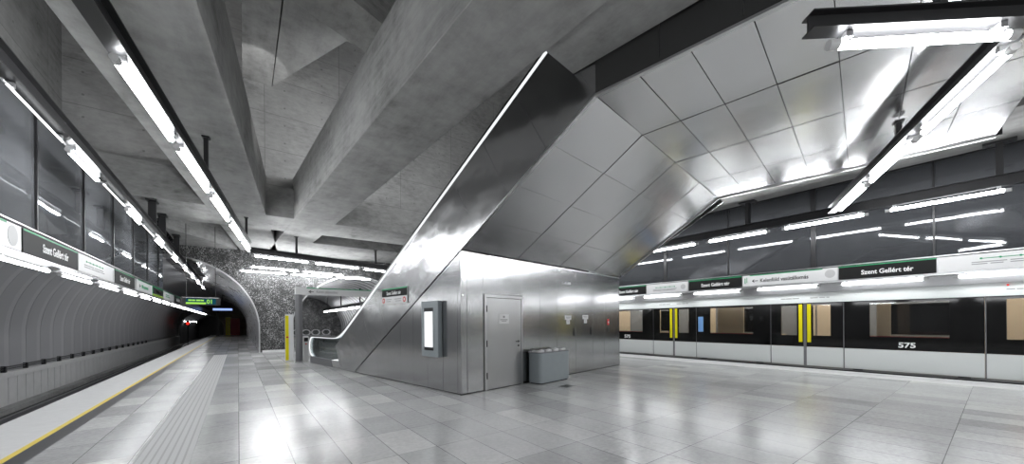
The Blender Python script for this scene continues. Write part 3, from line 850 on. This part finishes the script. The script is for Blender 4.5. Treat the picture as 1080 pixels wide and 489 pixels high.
MB().hexa([(0, SF, ZF + .03), (WF, SF, ZF + .03), (WE, SE, ZF + .03), (0, SE, ZF + .03), (0, SF, ZF + .1), (WF, SF, ZF + .1), (WE, SE, ZF + .1), (0, SE, ZF + .1)]).build('soffit_backing', 'black', clad)
# polished angle along the lower edge of the flank
m = MB(); m.sweep([(-.004, -.1, HB + .06), (-.004, SF, ZF), (-.004, SE, ZF)], [(-.025, -.02), (.03, -.02), (.03, .015), (-.025, .015)], (1, 0, 0)); m.build('edge_trim', 'trim', clad)
m = MB(); m.sweep([(WB, -.1, HB + .06), (WF, SF, ZF), (WE, SE, ZF)], [(-.03, -.02), (.02, -.02), (.02, .03), (-.03, .03)], (1, 0, 0)); m.build('edge_trim', 'trim', clad)

# ------------------------------------------------------------------ escalators
def make_escalator(label):
    r = thing('escalator', label, 'escalator', W(.07, 0), TH, 'escalators in the bank')
    top = -4.6; w = 1.46
    hz = lambda s: zB(s) + 1.75
    line = []
    sb = (HB + 1.75 - 1.0) / ML          # where the handrail meets its level run
    for k in range(13): # newel curve at the foot
        a = -PI / 2 + PI * k / 12; line.append((9.0 + .36 * math.cos(a), .62 + .38 * math.sin(a)))
    line += [(8.2, 1.0), (sb + .5, 1.0), (sb + .22, 1.025), (sb, 1.075), (sb - .25, 1.17), (sb - .55, hz(sb - .55))]
    line += [(4.0, hz(4.0)), (2.0, hz(2.0)), (0.0, hz(0.0)), (-2.0, hz(-2.0)), (top, hz(top))]
    for e in (.03, w - .03):
        gl = [(9.1, .24), (9.28, .45), (9.28, .78), (9.1, .96), (8.2, .97), (sb + .5, .97), (sb, 1.05), (sb - .55, hz(sb - .55) - .03), (top, hz(top) - .03),
              (top, hz(top) - .9), (6.0, max(.24, hz(6.0) - .9)), (7.2, .24)]
        MB().extr(gl, (e - .006, 0, 0), (e + .006, 0, 0), ((0, 1, 0), (0, 0, 1))).build('balustrade_glass', 'esc_glass', r)
        MB().sweep([(e, s, z) for s, z in line], [(-.038, -.014), (.038, -.014), (.042, .015), (.03, .045), (-.03, .045), (-.042, .015)], (-1, 0, 0)).build('handrail', 'rubber', r, smooth=True)
        o = (-.02 if e < 1 else .02)
        MB().sweep([(e + o, s, z) for s, z in line], [(-.02, -.04), (.02, -.04), (.02, -.014), (-.02, -.014)], (-1, 0, 0)).build('light_strip', 'led', r, smooth=True)
        MB().extr([(9.2, 0), (9.2, .24), (7.15, .24), (7.0, .0)], (e - .045, 0, 0), (e + .045, 0, 0), ((0, 1, 0), (0, 0, 1))).build('plinth', 'grey_steel', r, bevel=.01)
        MB().extr([(7.1, .02), (7.1, .24), (6.4, .24), (top, zB(top) + 1.0), (top, zB(top) + .6), (6.2, .02)], (e - .03, 0, 0), (e + .03, 0, 0), ((0, 1, 0), (0, 0, 1))).build('skirt', 'trim', r)
    # steps, one run
    prof = []; s, z = 6.9, .0; prof.append((9.15, .004)); prof.append((6.9, .004))
    while s > top:
        s2 = s - .36; z2 = .004 + max(0, (6.6 - s2)) * ML
        prof += [(s, z2), (s2, z2)]; s = s2
    prof += [(s, z2 - .5), (7.0, -.02), (9.15, -.02)]
    MB().extr(prof, (.1, 0, 0), (w - .1, 0, 0), ((0, 1, 0), (0, 0, 1))).build('steps', 'grey_steel', r)
    MB().box(.1, w - .1, 9.15, 9.6, .0, .006).build('comb_plate', 'trim', r)
    return r
esc = make_escalator('escalator nearest the viewer, its lit handrail rising along the steel flank')
for k, nm in ((1, 'second escalator of the bank counted from the steel flank'), (2, 'third escalator of the bank counted from the steel flank'), (3, 'escalator of the bank farthest from the steel flank, on the train side')):
    p = N0 + E1 * (.07 + k * 1.5); dup(esc, (p.x, p.y, 0), TH, nm)

# sign on the flank
pS = W(-.03, 3.45 - .0, 1.98)
r = thing('flank_sign', 'small black and white station sign on the steel escalator flank', 'sign', W(-.006, 3.30, 1.97), TH - R(90))
MB().box(0, 1.27, -.02, .0, 0, .40).build('sign_plate', 'sign_white', r, bevel=.004)
MB().box(.005, 1.265, -.023, -.019, .19, .37).build('name_field', 'sign_dark', r)
MB().box(.0, 1.27, -.023, -.019, .37, .40).build('stripe', 'green', r)
text('Szent Gellért tér', .125, (.25, -.0245, .235), r, 'letter_white', bold=.002)
for x in (.09, 1.13):
    MB().tube((x, -.02, .095), (x, -.0235, .095), .065, 20).build('red_disc', 'red', r)
    MB().tube((x, -.0235, .095), (x, -.025, .095), .035, 16).build('disc_centre', 'sign_white', r)
m = MB(); m.box(.22, .5, -.022, -.019, .11, .125); m.box(.22, .45, -.022, -.019, .06, .075); m.box(.65, .98, -.022, -.019, .11, .125); m.box(.7, .98, -.022, -.019, .06, .075); m.build('small_print', 'letter_grey', r)
# lit display on the left face
r = thing('lit_display_case', 'grey wall case with a tall lit white display on the steel room', 'display', W(-.004, 1.27, .74), TH - R(90))
MB().box(0, .64, -.12, .0, 0, 1.22).build('case', 'bin_grey', r, bevel=.012)
MB().box(.12, .47, -.125, -.118, .14, 1.07).build('black_surround', 'black', r)
MB().box(.135, .455, -.128, -.124, .21, .99).build('lit_panel', 'display', r)
# recycling bin
r = thing('waste_bin', 'grey four-hole recycling bin beside the steel door', 'bin', W(2.60, -.24, 0), TH)
def rrect(x0, x1, y0, y1, rad, n=6):
    P = []
    for cx, cy, a in ((x1 - rad, y0 + rad, -90), (x1 - rad, y1 - rad, 0), (x0 + rad, y1 - rad, 90), (x0 + rad, y0 + rad, 180)):
        P += [(cx + rad * math.cos(R(a + 90 * k / n)), cy + rad * math.sin(R(a + 90 * k / n))) for k in range(n + 1)]
    return P
MB().prism(rrect(-.60, .60, -.21, .21, .1), .03, .735).build('body', 'bin_grey', r, smooth=True)
MB().prism(rrect(-.57, .57, -.18, .18, .09), .0, .03).build('plinth', 'black', r)
MB().prism(rrect(-.61, .61, -.22, .22, .1), .735, .755).build('top', 'grey_steel', r, smooth=True)
for k in range(4):
    x = -.435 + .29 * k
    m = MB(); m.prism(rrect(x - .11, x + .11, -.13, .13, .05), .755, .80); o = m.build('lid', 'white', r, smooth=True)
    MB().prism(rrect(x - .07, x + .07, -.07, .07, .04), .80, .803).build('hole', 'black', o)
# floor drains
r = thing('floor_drain', 'dark square floor grate before the recycling bin', 'drain', (6.05, 6.0, 0), TH)
MB().box(-.17, .17, -.13, .13, .001, .004).build('frame', 'grey_steel', r); m = MB()
for k in range(7): m.box(-.15, .15, -.115 + k * .034, -.095 + k * .034, .003, .006)
m.build('slats', 'black', r)
o = MB().tube((-.2, 7.2, 0), (-.2, 7.2, .004), .085, 24).build('floor_drain', 'grey_steel'); tag(o, 'round dark inspection cover beside the tactile strip, nearer one', 'drain')
o = MB().tube((-.17, 12.8, 0), (-.17, 12.8, .004), .085, 24).build('floor_drain', 'grey_steel'); tag(o, 'round dark inspection cover beside the tactile strip, farther one', 'drain')

# ------------------------------------------------------------------ portal sign, information post, barriers
r = thing('portal_sign', 'white arrow sign beam on a round grey post at the escalator foot', 'sign', (1.86, 16.05, 0), 0)
MB().tube((0, 0, .0), (0, 0, 2.6), .125, 24).build('post', 'grey_steel', r, smooth=True)
MB().tube((0, 0, .0), (0, 0, .05), .16, 24).build('post_foot', 'trim', r, smooth=True)
MB().box(-.12, 6.6, -.13, .13, 2.58, 2.86).build('sign_beam', 'sign_white', r, bevel=.01)
MB().box(.25, 6.5, -.136, -.129, 2.825, 2.858).build('stripe', 'green', r)
MB().extr([(-.09, 0), (-.02, .055), (.02, .055), (-.03, .013), (.09, .013), (.09, -.013), (-.03, -.013), (.02, -.055), (-.02, -.055)], (.40, -.13, 2.70), (.40, -.135, 2.70), ((1, 0, 0), (0, 0, 1))).build('arrow', 'letter_dark', r)
text('Keleti pályaudvar', .15, (.58, -.133, 2.66), r, 'letter_grey', bold=.001, sx=.75)

r = thing('information_post', 'slim white and yellow information post left of the round grey post', 'post', (1.62, 16.85, 0), 0)
MB().box(-.14, .14, -.1, .1, 0, 1.84).build('body', 'white', r, bevel=.02)
MB().box(-.143, -.03, -.106, -.098, .05, 1.8).build('yellow_face', 'handle_yellow', r)
MB().tube((-.08, -.105, .95), (-.08, -.13, .95), .035, 16).build('call_button', 'red', r)
for k, x in enumerate((2.43, 2.88, 3.33, 3.84)):
    r = thing('barrier_post', '%s round-headed grey barrier post from the left under the passage arch' % ('first', 'second', 'third', 'fourth')[k], 'barrier', (x, 22.0, 0), 0, 'barrier posts under the passage arch')
    MB().tube((0, 0, 0), (0, 0, .85), .045, 12).build('stem', 'trim', r, smooth=True)
    m = MB(); m.sweep([(.19 * math.cos(t), 0, 1.0 + .14 * math.sin(t)) for t in [2 * PI * q / 20 for q in range(21)]], [(-.05, -.02), (.05, -.02), (.05, .02), (-.05, .02)], (0, 1, 0)); m.build('ring_head', 'silver', r, smooth=True)
    MB().tube((0, -.03, 1.0), (0, .03, 1.0), .14, 20).build('glass_disc', 'esc_glass', r)
    MB().box(-.2, .2, -.06, .06, .8, .87).build('shelf', 'grey_steel', r)
r = thing('ticket_validator', 'slender white ticket machine between grey post and escalator foot', 'ticket machine', (2.13, 16.4, 0), 0)
MB().box(-.09, .09, -.08, .08, 0, .98).build('body', 'white', r, bevel=.02); MB().box(-.07, .07, -.086, -.079, .78, .93).build('screen', 'black', r); MB().tube((0, -.08, .68), (0, -.09, .68), .03, 14).build('reader', 'red', r)

# departure display hanging over the left platform
r = thing('departure_display', 'hanging departure display with lime green text over the left platform', 'display', (-1.1, 18.0, 2.2), 0)
MB().box(-.56, .56, -.08, .08, 0, .30).build('case', 'black', r, bevel=.01)
MB().box(-.43, .43, -.084, -.079, .03, .24).build('screen', 'lcd_blue', r)
MB().box(-.43, .14, -.088, -.083, .035, .10).build('lit_bar', 'lcd_green', r)
m = MB()
for a, b in ((-.36, -.26), (-.25, -.17), (-.14, -.02), (-.01, .08)): m.box(a, b, -.086, -.083, .15, .20)
m.build('lit_words', 'lcd_green', r)
text('01', .22, (.16, -.086, .06), r, 'lcd_green', 'lit_lettering', bold=.004)
MB().box(-.5, .5, -.09, -.075, .265, .285).build('hood', 'silver', r)
for x in (-.42, .42): MB().tube((x, 0, .3), (x, 0, 3.0), .010, 8).build('hanger', 'black', r)

# far end of the platform tunnel
r = thing('end_gate_pillar', 'tall black pillar at the far end of the left platform', 'pillar', (-2.0, 58, 0), 0)
MB().box(-.12, .12, -.12, .12, 0, 4.2).build('shaft', 'black', r); MB().box(-.16, .16, -.16, .16, 0, .12).build('foot', 'dark_steel', r)
r = thing('hazard_door', 'yellow and red door panel far down the platform tunnel', 'door', (-.55, 60, 0), 0)
MB().box(-.75, -.25, -.05, .05, 0, 2.3).build('yellow_leaf', 'handle_yellow', r); MB().box(-.2, .75, -.05, .05, 0, 2.2).build('red_leaf', 'seatred', r)
r = thing('signal_lamp', 'red signal light at the mouth of the running tunnel', 'signal', (-4.95, 60, 0), 0)
MB().tube((0, 0, -1.2), (0, 0, 1.6), .05, 10).build('mast', 'black', r); MB().box(-.18, .18, -.1, .1, 1.3, 1.9).build('head', 'black', r)
MB().tube((0, -.1, 1.55), (0, -.14, 1.55), .16, 18).build('red_lens', 'red_light', r)
r = thing('blue_lit_sign', 'small blue lit sign hanging far inside the platform tunnel', 'sign', (-1.2, 46, 2.75), 0)
MB().box(-.8, .8, -.05, .05, 0, .3).build('case', 'black', r); MB().box(-.75, .75, -.055, -.049, .05, .25).build('lit_face', 'blue_light', r); MB().tube((0, 0, .3), (0, 0, 1.6), .02, 8).build('hanger', 'black', r)
for k in range(4):
    lamp((-5.55, 64 + 5 * k, 1.8), (-5.55, 65.6 + 5 * k, 1.8), '%s tube light in the running tunnel' % ORD[k], 'tube lights in the running tunnel', .04, 'plain')

# ------------------------------------------------------------------ the train
train = thing('metro_train', 'white and black metro train standing at the right platform', 'train', (14.2, 3.68, 0), R(-90))
# local x = towards the viewer's right (towards -Y), local y = into the train, local z up
def ly(y): return 3.68 - y
T0, T1 = ly(20.0), ly(-8.0)
doors = [ly(3.68), ly(7.99), ly(-.70), ly(12.3), ly(16.6)]
def inside_door(a, b): return any(abs((a + b) / 2 - d) < .9 for d in doors)
edges = sorted([T0, T1] + [d - .92 for d in doors] + [d + .92 for d in doors])
ZBELT, ZTOP = .645, 1.985
wins = {}   # fixed windows by bay (x0, x1)
bays = [(a, b) for a, b in zip(edges, edges[1:]) if not inside_door(a, b) and b - a > .1]
def pane_frame(x0, x1, w0, w1, z0, z1, y0, y1, mat, parent, name):
    m = MB(); m.box(x0, w0, y0, y1, ZBELT, ZTOP); m.box(w1, x1, y0, y1, ZBELT, ZTOP); m.box(w0, w1, y0, y1, ZBELT, z0); m.box(w0, w1, y0, y1, z1, ZTOP)
    return m.build(name, mat, parent)
WZ0, WZ1 = .99, 1.93
for a, b in bays:
    MB().box(a + .012, b - .012, 0, .06, .06, ZBELT - .004).build('lower_panel', 'train_white', train, bevel=.01)
    c = (a + b) / 2; w0, w1 = (max(a + .25, c - .72), min(b - .25, c + .72))
    band_ = pane_frame(a + .012, b - .012, w0, w1, WZ0, WZ1, 0.0, .05, 'train_black', train, 'window_band')
    MB().box(w0, w1, .02, .03, WZ0, WZ1).build('window_pane', 'train_glass', band_)
    MB().box(w0, w1, .035, .06, WZ0 - .02, WZ0 + .03).build('red_sill', 'seatred', band_)
    MB().box(b - .42, b - .22, -.012, .03, .035, .06).build('skirt_pad', 'rubber', train)
    MB().box(a + .2, a + .4, -.012, .03, .035, .06).build('skirt_pad', 'rubber', train)
for d in doors:
    for sg in (-1, 1):
        x0, x1 = (d - .905, d - .04) if sg < 0 else (d + .04, d + .905)
        leaf = MB().box(x0, x1, .012, .05, .06, ZBELT - .004).build('door_leaf', 'train_white', train, bevel=.006)
        cx = (x0 + x1) / 2 - sg * .06; w0, w1 = cx - .21, cx + .21
        m = pane_frame(x0, x1, w0, w1, WZ0, WZ1, .01, .045, 'train_black', leaf, 'door_band')
        MB().box(w0, w1, .025, .032, WZ0, WZ1).build('door_pane', 'train_glass', leaf)
        e = x1 if sg < 0 else x0
        y0_, y1_ = (e - .115, e - .02) if sg < 0 else (e + .02, e + .115)
        MB().box(y0_, y1_, -.012, .014, .78, 1.96).build('grab_strip', 'handle_yellow', leaf, bevel=.008)
    MB().box(d - .038, d + .038, .02, .05, .06, ZTOP).build('door_seal', 'grey_steel', train)
    for words in (((-.62, -.5), (-.48, -.33), (-.31, -.14)), ((.14, .33), (.36, .5), (.53, .6))):
        mb = MB()
        for a, b in words: mb.box(d + a, d + b, -.0025, .0, 2.14, 2.165)
        mb.build('small_print', 'letter_grey', train)
    for e in (d - .915, d + .915): MB().box(e - .012, e + .012, .02, .06, .05, ZTOP).build('door_jamb', 'grey_steel', train)
MB().box(T0, T1, -.004, .06, ZTOP, ZTOP + .02).build('top_bead', 'dark_steel', train)
MB().extr([(0, ZTOP + .02), (.06, ZTOP + .02), (.1, 2.42), (.25, 2.66), (.55, 2.80), (1.2, 2.86), (1.2, 2.84), (.5, 2.74), (.15, 2.6), (.0, 2.38)], (T0, 0, 0), (T1, 0, 0), ((0, 1, 0), (0, 0, 1))).build('roof_shell', 'train_white', train)
MB().box(T0, T1, .03, 2.4, .0, .05).build('train_floor', 'interior', train)
MB().box(T0, T1, .06, 2.4, -.75, -.0).build('underframe', 'black', train)
MB().box(T0, T1, 2.34, 2.4, .05, 2.75).build('far_wall', 'interior', train)
MB().box(T0, T1, .2, 2.34, 2.62, 2.68).build('train_ceiling', 'white', train)
for yy in (.75, 1.75): MB().box(T0, T1, yy - .06, yy + .06, 2.59, 2.618).build('ceiling_light', 'train_light', train)
for a, b in bays:
    c = (a + b) / 2
    MB().box(c - .72, c + .72, 2.325, 2.345, 1.0, 1.95).build('far_window', 'train_black', train)
    MB().box(a + .25, b - .25, 1.85, 2.3, .42, .5).build('bench_seat', 'seatred', train)
    MB().box(a + .25, b - .25, 2.22, 2.3, .5, .95).build('bench_back', 'cream', train)
for d in doors:
    for sg in (-1, 1): MB().box(d + sg * .95 - .02, d + sg * .95 + .02, .12, .62, .05, 2.3).build('draught_screen', 'cream', train)
    MB().tube((d, 1.2, .05), (d, 1.2, 2.6), .02, 10).build('grab_pole', 'trim', train)
    MB().box(d - .6, d + .6, 2.32, 2.345, .05, 2.1).build('far_door', 'cream', train)
# cream partitions that show in the windows
for y0, y1 in ((9.75, 9.35), (6.5, 5.6), (2.14, 1.86)):
    MB().box(ly(y0), ly(y1), .5, .55, .4, 2.2).build('partition', 'cream', train)
MB().box(ly(6.99), ly(6.80), -.004, .0, 1.05, 1.62).build('blue_notice', 'blue', train)
for y in (1.66, 10.36): text('575', .19, (ly(y), -.003, .72), train, 'letter_white', 'car_number', bold=.006, sx=1.15)
MB().tube((ly(.92), -.002, .33), (ly(.92), .0, .33), .06, 20).build('hatch', 'train_white', train)
MB().tube((ly(-.1), -.01, 2.25), (ly(-.1), .0, 2.25), .02, 10).build('door_light', 'red_light', train)

# ------------------------------------------------------------------ world
w = bpy.data.worlds.new('underground'); S.world = w; w.use_nodes = True
w.node_tree.nodes['Background'].inputs[0].default_value = (.02, .02, .022, 1)
w.node_tree.nodes['Background'].inputs[1].default_value = 1.0
